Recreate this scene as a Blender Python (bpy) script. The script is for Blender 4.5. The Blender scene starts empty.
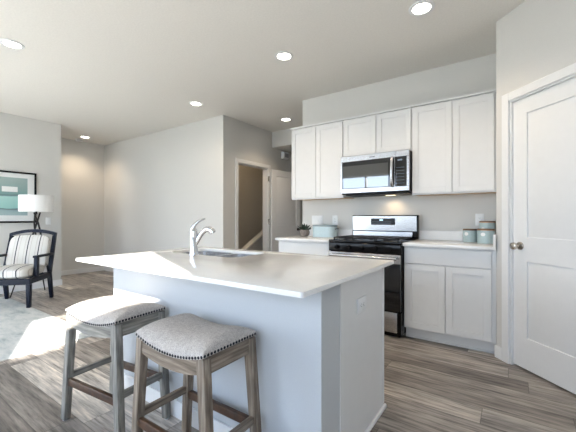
import bpy, bmesh, math, random
from mathutils import Vector, Matrix, Euler
random.seed(7)
S = bpy.context.scene
COL = S.collection
R = math.radians
PI = math.pi

# ------------------------------------------------------------------ camera
cam_d = bpy.data.cameras.new('camera')
cam_d.sensor_width = 36.0
cam_d.lens = 324.132 / 576 * 36
cam_d.shift_y = 2.84 / 576
cam_d.clip_start = 0.05
cam = bpy.data.objects.new('camera', cam_d)
cam.location = (0, 0, 1.13)
cam.rotation_euler = (R(90), 0, R(34.76))
COL.objects.link(cam)
S.camera = cam

# ------------------------------------------------------------------ world, sun, exposure
WORLD = 5.0
SUN = 30.0
S.view_settings.view_transform = 'Standard'
S.view_settings.look = 'None'
S.view_settings.gamma = 1
S.view_settings.use_curve_mapping = False
S.view_settings.exposure = 0.42
w = bpy.data.worlds.new('sky'); S.world = w; w.use_nodes = True
nt = w.node_tree; nt.nodes.clear()
tc = nt.nodes.new('ShaderNodeTexCoord'); sp = nt.nodes.new('ShaderNodeSeparateXYZ')
cr = nt.nodes.new('ShaderNodeValToRGB'); bg = nt.nodes.new('ShaderNodeBackground'); wo = nt.nodes.new('ShaderNodeOutputWorld')
nt.links.new(tc.outputs['Generated'], sp.inputs[0]); nt.links.new(sp.outputs['Z'], cr.inputs[0])
nt.links.new(cr.outputs[0], bg.inputs[0]); nt.links.new(bg.outputs[0], wo.inputs[0])
cr.color_ramp.elements[0].position = 0.0; cr.color_ramp.elements[0].color = (0.72, 0.85, 1, 1)
cr.color_ramp.elements[1].position = 0.8; cr.color_ramp.elements[1].color = (0.42, 0.62, 1, 1)
bg.inputs[1].default_value = WORLD

sd = bpy.data.lights.new('sun', 'SUN'); sd.energy = SUN; sd.angle = R(0.53); sd.color = (1, 0.96, 0.9)
so = bpy.data.objects.new('sun', sd); COL.objects.link(so)
sun_dir = Vector((-0.9105, 0.4134, -0.39)).normalized()
so.rotation_euler = sun_dir.to_track_quat('-Z', 'Y').to_euler(); so.location = (6, -3, 5)

def portal(name, loc, rot, sx, sy):
    d = bpy.data.lights.new(name, 'AREA'); d.shape = 'RECTANGLE'; d.size = sx; d.size_y = sy
    d.cycles.is_portal = True
    o = bpy.data.objects.new(name, d); o.location = loc; o.rotation_euler = rot; COL.objects.link(o)
portal('patio_portal', (-3.25, -1.72, 1.15), (R(90), 0, 0), 1.7, 2.3)
portal('rear_window_portal', (-0.5, -1.72, 1.5), (R(90), 0, 0), 2.4, 1.6)
portal('added_living_portal', (-5.275, -1.72, 1.25), (R(90), 0, 0), 1.95, 2.3)
portal('added_entry_portal', (-6.915, -1.72, 1.25), (R(90), 0, 0), 0.77, 2.3)
portal('side_window_portal', (1.33, -0.69, 2.17), (R(90), 0, R(90)), 1.155, 0.57)

# ------------------------------------------------------------------ material helpers
def new_mat(name):
    m = bpy.data.materials.new(name); m.use_nodes = True
    n = m.node_tree; b = n.nodes['Principled BSDF']
    return m, n, b
def node(n, t, **kw):
    x = n.nodes.new(t)
    for k, v in kw.items(): setattr(x, k, v)
    return x
def lin(c):
    return tuple(((v / 12.92) if v <= 0.04045 else ((v + 0.055) / 1.055) ** 2.4) for v in c) + (1,)
def srgb(r, g, b): return lin((r / 255, g / 255, b / 255))
def coords(n, scale=(1, 1, 1), rot=(0, 0, 0)):
    t = node(n, 'ShaderNodeTexCoord'); mp = node(n, 'ShaderNodeMapping')
    mp.inputs['Scale'].default_value = scale; mp.inputs['Rotation'].default_value = rot
    n.links.new(t.outputs['Object'], mp.inputs[0]); return mp.outputs[0]
def noise(n, vec, scale, detail=3, rough=0.5):
    x = node(n, 'ShaderNodeTexNoise'); x.inputs['Scale'].default_value = scale
    x.inputs['Detail'].default_value = detail; x.inputs['Roughness'].default_value = rough
    n.links.new(vec, x.inputs['Vector']); return x.outputs['Fac']
def ramp(n, fac, stops):
    x = node(n, 'ShaderNodeValToRGB'); e = x.color_ramp.elements
    while len(e) < len(stops): e.new(0.5)
    for el, (p, c) in zip(e, stops): el.position = p; el.color = c
    n.links.new(fac, x.inputs[0]); return x.outputs[0]
def bump(n, b, h, strength, dist=0.01):
    x = node(n, 'ShaderNodeBump'); x.inputs['Strength'].default_value = strength; x.inputs['Distance'].default_value = dist
    n.links.new(h, x.inputs['Height']); n.links.new(x.outputs[0], b.inputs['Normal'])
def plain(name, col, rough=0.5, metal=0.0, bscale=0, bstr=0.0, var=0.03, spec=0.5):
    m, n, b = new_mat(name)
    v = coords(n); f = noise(n, v, bscale or 12, 4)
    lo = tuple(c * (1 - var) for c in col[:3]) + (1,); hi = tuple(min(1, c * (1 + var)) for c in col[:3]) + (1,)
    n.links.new(ramp(n, f, [(0.3, lo), (0.7, hi)]), b.inputs['Base Color'])
    b.inputs['Roughness'].default_value = rough; b.inputs['Metallic'].default_value = metal
    b.inputs['Specular IOR Level'].default_value = spec
    if bstr: bump(n, b, f, bstr, 0.003)
    return m
def emit_mat(name, col, strength):
    m, n, b = new_mat(name)
    b.inputs['Base Color'].default_value = col; b.inputs['Emission Color'].default_value = col
    b.inputs['Emission Strength'].default_value = strength; return m

M = {}
M['wall'] = plain('grey wall paint', (0.69, 0.672, 0.637, 1), 0.75, 0, 180, 0.15, 0.02, 0.3)
M['ceiling'] = plain('ceiling paint', (0.81, 0.78, 0.73, 1), 0.9, 0, 70, 0.35, 0.03, 0.2)
M['trim'] = plain('white trim paint', (0.83, 0.825, 0.815, 1), 0.4, 0, 20, 0, 0.01)
M['cab'] = plain('white cabinet paint', (0.75, 0.74, 0.725, 1), 0.38, 0, 15, 0, 0.01)
M['island'] = plain('island wall paint', (0.55, 0.565, 0.575, 1), 0.6, 0, 160, 0.1, 0.02, 0.3)
M['maple'] = plain('maple veneer', (0.62, 0.42, 0.24, 1), 0.5, 0, 8, 0, 0.1)
M['chrome'] = plain('chrome', (0.70, 0.71, 0.73, 1), 0.1, 1, 5, 0, 0.01)
M['nickel'] = plain('satin nickel', (0.55, 0.51, 0.46, 1), 0.22, 1, 5, 0, 0.02)
M['black'] = plain('black enamel', (0.005, 0.005, 0.006, 1), 0.16, 0, 5, 0, 0.05, 0.2)
M['iron'] = plain('cast iron', (0.012, 0.012, 0.012, 1), 0.5, 0, 150, 0.3, 0.1, 0.3)
M['glass_black'] = plain('black glass', (0.006, 0.008, 0.011, 1), 0.04, 0, 5, 0, 0.05, 0.9)
M['oven_glass'] = plain('tinted reflective glass', (0.006, 0.009, 0.013, 1), 0.03, 0, 5, 0, 0.05, 0.5); M['oven_glass'].node_tree.nodes['Principled BSDF'].inputs['IOR'].default_value = 2.6
M['plastic'] = plain('white plastic', (0.83, 0.83, 0.82, 1), 0.35, 0, 5, 0, 0.01)
M['dark'] = plain('dark slot', (0.03, 0.03, 0.03, 1), 0.6, 0, 5, 0, 0.05)
M['navy'] = plain('navy black lacquer', (0.006, 0.009, 0.02, 1), 0.4, 0, 5, 0, 0.05, 0.25)
M['bronze'] = plain('dark bronze metal', (0.022, 0.018, 0.016, 1), 0.4, 0.3, 5, 0, 0.05)
M['shade'] = plain('white linen lampshade', (0.86, 0.85, 0.83, 1), 0.8, 0, 300, 0.15, 0.02)
M['teal'] = plain('teal enamel tin', srgb(170, 190, 193), 0.4, 0, 60, 0.05, 0.05)
M['paleblue'] = plain('pale blue enamel tin', srgb(186, 206, 212), 0.4, 0, 60, 0.05, 0.04)
M['copper'] = plain('copper rim', (0.45, 0.25, 0.13, 1), 0.35, 0.7, 5, 0, 0.05)
M['lidwood'] = plain('dark wooden lid', (0.16, 0.085, 0.045, 1), 0.5, 0, 30, 0.1, 0.2)
M['pot'] = plain('speckled stone pot', (0.24, 0.21, 0.19, 1), 0.7, 0, 90, 0.8, 0.5)
M['leaf'] = plain('succulent leaf', (0.010, 0.028, 0.016, 1), 0.45, 0, 20, 0, 0.3)
M['soil'] = plain('soil', (0.03, 0.02, 0.015, 1), 0.9, 0, 90, 0.8, 0.4)
M['brown'] = plain('dark brown footrest wood', (0.072, 0.034, 0.017, 1), 0.4, 0, 30, 0.1, 0.3)
M['nail'] = plain('dark nailhead', (0.02, 0.02, 0.024, 1), 0.3, 0.6, 5, 0, 0.05)
M['glide'] = plain('clear plastic glide', (0.7, 0.7, 0.7, 1), 0.3, 0, 5, 0, 0.02)
M['mat'] = plain('white mat board', (0.82, 0.82, 0.80, 1), 0.8, 0, 100, 0.05, 0.01)
M['ground'] = plain('outdoor lawn', (0.30, 0.31, 0.27, 1), 0.9, 0, 2, 0, 0.2)
M['siding'] = plain('pale siding', (0.5, 0.55, 0.6, 1), 0.8, 0, 2, 0, 0.1)
KEYM = plain('grey key print', (0.10, 0.13, 0.18, 1), 0.5)
M['lens'] = emit_mat('lit lens', (1, 0.93, 0.82, 1), 14)
M['display'] = emit_mat('lit display segments', (0.55, 0.8, 1, 1), 1.2)

def stainless(name, axis):
    m, n, b = new_mat(name)
    sc = [6, 6, 6]; sc[axis] = 0.15
    f = noise(n, coords(n, tuple(s * 60 for s in sc)), 1, 3)
    n.links.new(ramp(n, f, [(0.3, (0.52, 0.52, 0.53, 1)), (0.7, (0.64, 0.64, 0.65, 1))]), b.inputs['Base Color'])
    b.inputs['Metallic'].default_value = 1; b.inputs['Roughness'].default_value = 0.27
    return m
M['steel'] = stainless('brushed stainless', 0)

def quartz():
    m, n, b = new_mat('white quartz')
    v = coords(n)
    f1 = noise(n, v, 420, 2); f2 = noise(n, v, 9, 4)
    c1 = ramp(n, f1, [(0.28, (0.68, 0.66, 0.63, 1)), (0.42, (0.84, 0.825, 0.80, 1))])
    mx = node(n, 'ShaderNodeMix', data_type='RGBA'); mx.blend_type = 'MULTIPLY'; mx.inputs['Factor'].default_value = 0.5
    n.links.new(c1, mx.inputs['A']); n.links.new(ramp(n, f2, [(0.3, (0.94, 0.93, 0.92, 1)), (0.7, (1, 1, 1, 1))]), mx.inputs['B'])
    n.links.new(mx.outputs['Result'], b.inputs['Base Color'])
    b.inputs['Roughness'].default_value = 0.13; return m
M['quartz'] = quartz()

def planks():
    m, n, b = new_mat('grey brown vinyl planks')
    W, L = 0.178, 1.22
    t = node(n, 'ShaderNodeTexCoord'); s = node(n, 'ShaderNodeSeparateXYZ'); n.links.new(t.outputs['Object'], s.inputs[0])
    def mth(op, a, bb=None):
        x = node(n, 'ShaderNodeMath', operation=op)
        for i, v in enumerate((a, bb)):
            if v is None: continue
            if isinstance(v, (int, float)): x.inputs[i].default_value = v
            else: n.links.new(v, x.inputs[i])
        return x.outputs[0]
    yv = mth('DIVIDE', mth('ADD', s.outputs['Y'], 10.03), W); row = mth('FLOOR', yv); fy = mth('FRACT', yv)
    wn = node(n, 'ShaderNodeTexWhiteNoise', noise_dimensions='1D'); n.links.new(row, wn.inputs['W'])
    xv = mth('DIVIDE', mth('ADD', mth('ADD', s.outputs['X'], 20), mth('MULTIPLY', wn.outputs['Value'], 5.0)), L)
    ix = mth('FLOOR', xv); fx = mth('FRACT', xv)
    cb = node(n, 'ShaderNodeCombineXYZ'); n.links.new(ix, cb.inputs[0]); n.links.new(row, cb.inputs[1])
    wn2 = node(n, 'ShaderNodeTexWhiteNoise', noise_dimensions='3D'); n.links.new(cb.outputs[0], wn2.inputs['Vector'])
    base = ramp(n, wn2.outputs['Value'], [(0.0, (0.18, 0.152, 0.132, 1)), (0.5, (0.30, 0.266, 0.236, 1)), (0.8, (0.41, 0.368, 0.33, 1)), (1.0, (0.66, 0.60, 0.53, 1))])
    # grain: per plank offset so the streaks break at the joints
    off = node(n, 'ShaderNodeVectorMath', operation='MULTIPLY_ADD')
    n.links.new(wn2.outputs['Color'], off.inputs[0]); off.inputs[1].default_value = (7, 7, 7); n.links.new(t.outputs['Object'], off.inputs[2])
    mp = node(n, 'ShaderNodeMapping'); mp.inputs['Scale'].default_value = (2.4, 30, 1); n.links.new(off.outputs[0], mp.inputs[0])
    g1 = noise(n, mp.outputs[0], 1.5, 6, 0.65)
    mp2 = node(n, 'ShaderNodeMapping'); mp2.inputs['Scale'].default_value = (0.9, 6, 1); n.links.new(off.outputs[0], mp2.inputs[0])
    g2 = noise(n, mp2.outputs[0], 1.3, 4, 0.6)
    mul = node(n, 'ShaderNodeMix', data_type='RGBA'); mul.blend_type = 'MULTIPLY'; mul.inputs['Factor'].default_value = 1
    n.links.new(base, mul.inputs['A']); n.links.new(ramp(n, g1, [(0.30, (0.20, 0.185, 0.17, 1)), (0.42, (0.68, 0.67, 0.66, 1)), (0.52, (1.0, 1.0, 1.0, 1)), (0.62, (1.25, 1.24, 1.22, 1)), (0.74, (1.75, 1.72, 1.66, 1))]), mul.inputs['B'])
    mul2 = node(n, 'ShaderNodeMix', data_type='RGBA'); mul2.blend_type = 'MULTIPLY'; mul2.inputs['Factor'].default_value = 1
    n.links.new(mul.outputs['Result'], mul2.inputs['A']); n.links.new(ramp(n, g2, [(0.32, (0.62, 0.62, 0.63, 1)), (0.68, (1.38, 1.37, 1.35, 1))]), mul2.inputs['B'])
    # joints
    jy = mth('MINIMUM', fy, mth('SUBTRACT', 1, fy)); jx = mth('MINIMUM', fx, mth('SUBTRACT', 1, fx))
    j = mth('MAXIMUM', mth('LESS_THAN', jy, 0.010), mth('LESS_THAN', jx, 0.0016))
    mj = node(n, 'ShaderNodeMix', data_type='RGBA'); n.links.new(mth('MULTIPLY', j, 0.6), mj.inputs['Factor'])
    n.links.new(mul2.outputs['Result'], mj.inputs['A']); mj.inputs['B'].default_value = (0.035, 0.028, 0.023, 1)
    n.links.new(mj.outputs['Result'], b.inputs['Base Color'])
    b.inputs['Roughness'].default_value = 0.36; b.inputs['Specular IOR Level'].default_value = 0.4
    bump(n, b, g1, 0.12, 0.002)
    return m
M['floor'] = planks()

def wood(name, axis, lo, mid, hi):
    m, n, b = new_mat(name)
    sc = [70, 70, 70]; sc[axis] = 4
    f = noise(n, coords(n, tuple(sc)), 1, 5, 0.6); f2 = noise(n, coords(n, (3, 3, 3)), 2, 2)
    c = ramp(n, f, [(0.25, lo), (0.5, mid), (0.75, hi)])
    mx = node(n, 'ShaderNodeMix', data_type='RGBA'); mx.blend_type = 'MULTIPLY'; mx.inputs['Factor'].default_value = 1
    n.links.new(c, mx.inputs['A']); n.links.new(ramp(n, f2, [(0.3, (0.8, 0.8, 0.8, 1)), (0.7, (1.15, 1.13, 1.1, 1))]), mx.inputs['B'])
    n.links.new(mx.outputs['Result'], b.inputs['Base Color']); b.inputs['Roughness'].default_value = 0.6
    bump(n, b, f, 0.25, 0.002); return m
TAN = ((0.085, 0.06, 0.04, 1), (0.225, 0.172, 0.125, 1), (0.44, 0.375, 0.30, 1))
COOL_TAN = ((0.10, 0.092, 0.08, 1), (0.25, 0.235, 0.205, 1), (0.46, 0.44, 0.40, 1))  # the stool wood again, bluish window light put into its tones
for k, ax in (('x', 0), ('y', 1), ('z', 2)):
    M['tan' + k] = wood('weathered tan wood ' + k, ax, *TAN)
    M['cool_tan' + k] = wood('weathered wood greyed for cool light ' + k, ax, *COOL_TAN)

def linen():
    m, n, b = new_mat('oatmeal linen')
    f = noise(n, coords(n, (1, 1, 1)), 260, 4, 0.7); f2 = noise(n, coords(n), 60, 3)
    c = ramp(n, f, [(0.3, (0.32, 0.28, 0.25, 1)), (0.5, (0.51, 0.465, 0.425, 1)), (0.7, (0.68, 0.63, 0.58, 1))])
    mx = node(n, 'ShaderNodeMix', data_type='RGBA'); mx.blend_type = 'MULTIPLY'; mx.inputs['Factor'].default_value = 0.7
    n.links.new(c, mx.inputs['A']); n.links.new(ramp(n, f2, [(0.35, (0.86, 0.85, 0.84, 1)), (0.65, (1.08, 1.08, 1.08, 1))]), mx.inputs['B'])
    n.links.new(mx.outputs['Result'], b.inputs['Base Color']); b.inputs['Roughness'].default_value = 0.95
    b.inputs['Specular IOR Level'].default_value = 0.1
    bump(n, b, f, 0.4, 0.002); return m
M['linen'] = linen()

def striped():
    m, n, b = new_mat('cream striped upholstery')
    t = node(n, 'ShaderNodeTexCoord'); s = node(n, 'ShaderNodeSeparateXYZ'); n.links.new(t.outputs['Object'], s.inputs[0])
    x = node(n, 'ShaderNodeMath', operation='MULTIPLY_ADD'); n.links.new(s.outputs['X'], x.inputs[0]); x.inputs[1].default_value = 1 / 0.135; x.inputs[2].default_value = 10.45
    fr = node(n, 'ShaderNodeMath', operation='FRACT'); n.links.new(x.outputs[0], fr.inputs[0])
    cream = (0.66, 0.64, 0.60, 1); navy = (0.025, 0.03, 0.045, 1); tan = (0.48, 0.43, 0.38, 1)
    c = ramp(n, fr.outputs[0], [(0.0, cream), (0.2, tan), (0.235, cream), (0.44, navy), (0.53, cream), (0.74, tan), (0.775, cream)])
    n.nodes[-1].color_ramp.interpolation = 'CONSTANT'
    n.links.new(c, b.inputs['Base Color']); b.inputs['Roughness'].default_value = 0.9
    b.inputs['Specular IOR Level'].default_value = 0.1
    bump(n, b, noise(n, coords(n), 250, 2), 0.2, 0.002); return m
M['stripe'] = striped()

def rug():
    m, n, b = new_mat('pale blue grey rug pile')
    f = noise(n, coords(n, (1, 2.2, 1)), 3.2, 6, 0.7); f2 = noise(n, coords(n), 160, 2)
    c = ramp(n, f, [(0.3, (0.33, 0.37, 0.375, 1)), (0.42, (0.50, 0.53, 0.52, 1)), (0.56, (0.62, 0.625, 0.60, 1)), (0.72, (0.47, 0.50, 0.50, 1))])
    n.links.new(c, b.inputs['Base Color']); b.inputs['Roughness'].default_value = 1
    b.inputs['Specular IOR Level'].default_value = 0
    bump(n, b, f2, 0.6, 0.006); return m
M['rug'] = rug()

def artwork():
    m, n, b = new_mat('abstract teal print')
    t = node(n, 'ShaderNodeTexCoord'); s = node(n, 'ShaderNodeSeparateXYZ'); n.links.new(t.outputs['Generated'], s.inputs[0])
    f = noise(n, coords(n, (1, 6, 14)), 1.2, 4)
    a = node(n, 'ShaderNodeMath', operation='MULTIPLY_ADD'); n.links.new(f, a.inputs[0]); a.inputs[1].default_value = 0.06; n.links.new(s.outputs['Z'], a.inputs[2])
    c = ramp(n, a.outputs[0], [(0.0, srgb(173, 193, 193)), (0.16, srgb(154, 176, 178)), (0.20, srgb(110, 127, 129)), (0.225, srgb(156, 202, 195)), (0.52, srgb(171, 209, 202)),
                               (0.56, srgb(107, 129, 132)), (0.60, srgb(132, 165, 160)), (0.95, srgb(162, 180, 176))])
    n.links.new(c, b.inputs['Base Color']); b.inputs['Roughness'].default_value = 0.25; return m
M['art'] = artwork()

def pane_glass():
    m = bpy.data.materials.new('window glass'); m.use_nodes = True; n = m.node_tree; n.nodes.clear()
    o = node(n, 'ShaderNodeOutputMaterial'); mx = node(n, 'ShaderNodeMixShader'); tr = node(n, 'ShaderNodeBsdfTransparent'); gl = node(n, 'ShaderNodeBsdfGlossy'); fr = node(n, 'ShaderNodeValue')
    gl.inputs['Roughness'].default_value = 0.0; fr.outputs[0].default_value = 0.05
    n.links.new(fr.outputs[0], mx.inputs[0]); n.links.new(tr.outputs[0], mx.inputs[1]); n.links.new(gl.outputs[0], mx.inputs[2]); n.links.new(mx.outputs[0], o.inputs[0])
    return m
M['pane'] = pane_glass()

# ------------------------------------------------------------------ mesh helpers
ORG = {}
def bm_new(): return bmesh.new()
def merge(bm, src, mat=None):
    if mat is not None: src.transform(mat)
    me = bpy.data.meshes.new('tmp'); src.to_mesh(me); src.free(); bm.from_mesh(me); bpy.data.meshes.remove(me); return bm
def box(bm, x0, x1, y0, y1, z0, z1, bev=0, seg=2, mat=None):
    t = bmesh.new(); bmesh.ops.create_cube(t, size=1)
    for v in t.verts:
        v.co = Vector(((x0 + x1) / 2 + v.co.x * (x1 - x0), (y0 + y1) / 2 + v.co.y * (y1 - y0), (z0 + z1) / 2 + v.co.z * (z1 - z0)))
    if bev: bmesh.ops.bevel(t, geom=t.edges[:], offset=bev, segments=seg, affect='EDGES', profile=0.5)
    return merge(bm, t, mat)
def B(*a, **k): return box(bm_new(), *a, **k)
def prism(bm, pts, axis, a, b, bev=0):
    """pts: 2D outline in the two other axes (in xyz order), extruded along axis from a to b."""
    t = bmesh.new(); vs = []
    for s in (a, b):
        ring = []
        for p in pts:
            c = list(p); c.insert(axis, s); ring.append(t.verts.new(c))
        vs.append(ring)
    n = len(pts)
    for i in range(n): t.faces.new((vs[0][i], vs[0][(i + 1) % n], vs[1][(i + 1) % n], vs[1][i]))
    t.faces.new(vs[0][::-1]); t.faces.new(vs[1])
    bmesh.ops.recalc_face_normals(t, faces=t.faces[:])
    if bev: bmesh.ops.bevel(t, geom=t.edges[:], offset=bev, segments=2, affect='EDGES', profile=0.5)
    return merge(bm, t)
def lathe(bm, prof, cx=0, cy=0, seg=32, mat=None, sx=1, sy=1):
    t = bmesh.new(); rings = []
    for r, z in prof:
        if r < 1e-5: rings.append([t.verts.new((0, 0, z))])
        else: rings.append([t.verts.new((r * sx * math.cos(2 * PI * i / seg), r * sy * math.sin(2 * PI * i / seg), z)) for i in range(seg)])
    for A, C in zip(rings, rings[1:]):
        for i in range(seg):
            j = (i + 1) % seg
            if len(A) == 1 and len(C) == 1: continue
            if len(A) == 1: t.faces.new((A[0], C[i], C[j]))
            elif len(C) == 1: t.faces.new((A[i], A[j], C[0]))
            else: t.faces.new((A[i], A[j], C[j], C[i]))
    bmesh.ops.recalc_face_normals(t, faces=t.faces[:])
    mm = Matrix.Translation((cx, cy, 0))
    return merge(bm, t, mm if mat is None else mat)
def tube(bm, pts, rad, seg=12, flat=1.0):
    pts = [Vector(p) for p in pts]; n = len(pts)
    rads = rad if isinstance(rad, (list, tuple)) else [rad] * n
    t = bmesh.new(); rings = []; up = Vector((0, 0, 1)); prev = None
    for i, p in enumerate(pts):
        d = (pts[min(i + 1, n - 1)] - pts[max(i - 1, 0)]).normalized()
        if prev is None:
            x = d.cross(up)
            if x.length < 1e-3: x = d.cross(Vector((1, 0, 0)))
            x.normalize()
        else: x = (prev - d * prev.dot(d)).normalized()
        prev = x; y = d.cross(x)
        rings.append([t.verts.new(p + (x * math.cos(2 * PI * k / seg) + y * math.sin(2 * PI * k / seg) * flat) * rads[i]) for k in range(seg)])
    for A, C in zip(rings, rings[1:]):
        for k in range(seg): t.faces.new((A[k], A[(k + 1) % seg], C[(k + 1) % seg], C[k]))
    t.faces.new(rings[0][::-1]); t.faces.new(rings[-1])
    bmesh.ops.recalc_face_normals(t, faces=t.faces[:])
    return merge(bm, t)
def beam(bm, p, q, w, d, w2=None, d2=None, xdir=(1, 0, 0), bev=0.003):
    """square bar from p to q; w across xdir, d across the other side."""
    p, q = Vector(p), Vector(q); ax = (q - p).normalized(); x = Vector(xdir); x = (x - ax * x.dot(ax)).normalized(); y = ax.cross(x)
    w2 = w2 or w; d2 = d2 or d
    t = bmesh.new(); rr = []
    for c, ww, dd in ((p, w, d), (q, w2, d2)):
        rr.append([t.verts.new(c + x * sx * ww / 2 + y * sy * dd / 2) for sx, sy in ((-1, -1), (1, -1), (1, 1), (-1, 1))])
    for i in range(4): t.faces.new((rr[0][i], rr[0][(i + 1) % 4], rr[1][(i + 1) % 4], rr[1][i]))
    t.faces.new(rr[0][::-1]); t.faces.new(rr[1]); bmesh.ops.recalc_face_normals(t, faces=t.faces[:])
    if bev: bmesh.ops.bevel(t, geom=t.edges[:], offset=bev, segments=2, affect='EDGES', profile=0.5)
    return merge(bm, t)
def obj(name, bm, mat, parent=None, smooth=35, mtx=None):
    if mtx is not None: bm.transform(mtx)
    if parent is not None:
        o = ORG.get(parent.name, Vector((0, 0, 0)))
        if o.length: bmesh.ops.translate(bm, verts=bm.verts[:], vec=-o)
    me = bpy.data.meshes.new(name); bm.to_mesh(me); bm.free()
    me.materials.append(mat if not isinstance(mat, str) else M[mat])
    if smooth:
        me.shade_smooth(); me.set_sharp_from_angle(angle=R(smooth))
    ob = bpy.data.objects.new(name, me); COL.objects.link(ob)
    if parent is not None:
        ob.parent = parent; ORG[ob.name] = ORG.get(parent.name, Vector((0, 0, 0)))
    return ob
def tag(o, label, cat, group=None):
    o['label'] = label; o['category'] = cat
    if group: o['group'] = group
    return o
def thing(name, loc, label, cat, group=None, rz=0):
    """Empty at the base; parts given in world coordinates are shifted to it."""
    o = bpy.data.objects.new(name, None); o.empty_display_size = 0.1; COL.objects.link(o)
    o.location = loc; o.rotation_euler = (0, 0, rz); ORG[o.name] = Vector(loc)
    return tag(o, label, cat, group)
def struct(name, bm, mat, parent=None, smooth=35):
    o = obj(name, bm, mat, parent, smooth)
    if parent is None: o['kind'] = 'structure'
    return o
def sroot(name, loc):
    o = bpy.data.objects.new(name, None); COL.objects.link(o); o.location = loc; ORG[o.name] = Vector(loc); o['kind'] = 'structure'; return o
def wall_holes(bm, axis, a, b, u0, u1, z0, z1, holes):
    """wall slab normal to axis between a and b; u is the other horizontal axis; holes are (u0,u1,z0,z1)."""
    us = sorted({u0, u1} | {h[0] for h in holes} | {h[1] for h in holes})
    for ua, ub in zip(us, us[1:]):
        zs = [(z0, z1)]
        for h in holes:
            if h[0] <= ua + 1e-6 and h[1] >= ub - 1e-6:
                nz = []
                for p, q in zs:
                    if h[2] > p: nz.append((p, min(q, h[2])))
                    if h[3] < q: nz.append((max(p, h[3]), q))
                zs = nz
        for p, q in zs:
            if axis == 0: box(bm, a, b, ua, ub, p, q)
            else: box(bm, ua, ub, a, b, p, q)
    return bm

# ------------------------------------------------------------------ setting: shell
H = 2.741
XL, YL, XF, YB, XH = -6.346, 2.341, -7.37, 3.548, -3.682
XK, YK = -2.356, 3.744
PX, PY = -0.112, 3.153
XR, YR = 1.20, -1.60
T = 0.115
struct('floor', B(-7.6, 1.5, -1.9, 6.7, -0.12, 0), 'floor', smooth=0)
struct('ceiling', B(-7.6, 1.5, -1.9, 6.7, H, H + 0.12), 'ceiling', smooth=0)
struct('wall_left', B(XL - T, XL, YR, YL, 0, H), 'wall', smooth=0)
struct('wall_far', B(XF - T, XF, YR - T, YB + T, 0, H), 'wall', smooth=0)
struct('wall_back', B(XF, XH - T, YB, YB + T, 0, H), 'wall', smooth=0)
DO = (3.872, 4.662, 0.0, 2.05)       # hall door opening
struct('wall_hall', wall_holes(bm_new(), 0, XH - T, XH, YB, 6.5, 0, H, [DO]), 'wall', smooth=0)
struct('wall_kitchen', B(XK, XR, YK, YK + T, 0, H), 'wall', smooth=0)
struct('wall_pantry_return', B(PX, PX + 0.05, PY + 0.06, YK, 0, H), 'wall', smooth=0)
struct('ceiling_hall', B(XH, -1.0, 4.785, 6.5, 2.455, H), 'wall', smooth=0)
struct('wall_hall_end', B(-4.9, -0.9, 6.5, 6.6, 0, H), 'wall', smooth=0)
struct('wall_hall_right', B(-1.0, -0.9, YK + T, 6.5, 0, H), 'wall', smooth=0)
struct('wall_stair', B(-4.9, -4.8, YB + T, 6.5, 0, H), 'wall', smooth=0)
W1 = (-1.267, -0.112, 1.885, 2.455)     # high window in the right wall
struct('wall_right', wall_holes(bm_new(), 0, XR, XR + T, YR - T, YK + T, 0, H, [W1]), 'wall', smooth=0)
PD = (-4.1, -2.4, 0.0, 2.30); W2 = (-1.7, 0.7, 0.7, 2.30); W3 = (-6.25, -4.3, 0.1, 2.40); W4 = (-7.3, -6.53, 0.1, 2.40)
struct('wall_rear', wall_holes(bm_new(), 1, YR - T, YR, XF, XR, 0, H, [PD, W2, W3, W4]), 'wall', smooth=0)
# diagonal pantry wall: local frame t along the wall, n into the pantry
C45 = math.sqrt(0.5)
PM = Matrix(((C45, C45, 0, PX), (-C45, C45, 0, PY), (0, 0, 1, 0), (0, 0, 0, 1)))   # (t, n, z) -> world
PDO = (0.132, 0.894, 0.0, 2.045)
bm = wall_holes(bm_new(), 1, 0, T, 0, 1.86, 0, H, [PDO]); bm.transform(PM)
struct('wall_pantry', bm, 'wall', smooth=0)
struct('ground', B(-40, 40, -60, -1.9, -0.5, -0.3), 'ground', smooth=0)

# windows out of frame (seen in reflections, and the way the light comes in; the last two added to brighten the left)
def window(name, axis, a, b, u0, u1, z0, z1, mull, sill_z=None):
    r = sroot(name, (0, 0, 0)); fw = 0.045
    def bx(bm, u, v, p, q, a=a, b=b):
        return box(bm, a, b, u, v, p, q) if axis == 0 else box(bm, u, v, a, b, p, q)
    f = bm_new(); bx(f, u0, u1, z0, z0 + fw); bx(f, u0, u1, z1 - fw, z1); bx(f, u0, u0 + fw, z0 + fw, z1 - fw); bx(f, u1 - fw, u1, z0 + fw, z1 - fw)
    for mu in mull: bx(f, mu - fw / 2, mu + fw / 2, z0 + fw, z1 - fw)
    struct('window_frame', f, 'trim', r)
    m = (a + b) / 2; struct('pane', bx(bm_new(), u0 + fw, u1 - fw, z0 + fw, z1 - fw, m - 0.003, m + 0.003), 'pane', r, 0)
window('window_1', 0, XR + 0.05, XR + 0.09, W1[0] - 0.0, W1[1] + 0.0, W1[2], W1[3], [])
window('window_2', 1, YR - 0.09, YR - 0.05, PD[0], PD[1], PD[2], PD[3], [-3.25])
window('window_3', 1, YR - 0.09, YR - 0.05, W2[0], W2[1], W2[2], W2[3], [-0.5])

window('added_living_window', 1, YR - 0.09, YR - 0.05, W3[0], W3[1], W3[2], W3[3], [-5.275])  # unseen window added to brighten the living room side

window('added_entry_window', 1, YR - 0.09, YR - 0.05, W4[0], W4[1], W4[2], W4[3], [])  # unseen entry window, added to send daylight into the alcove
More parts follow.
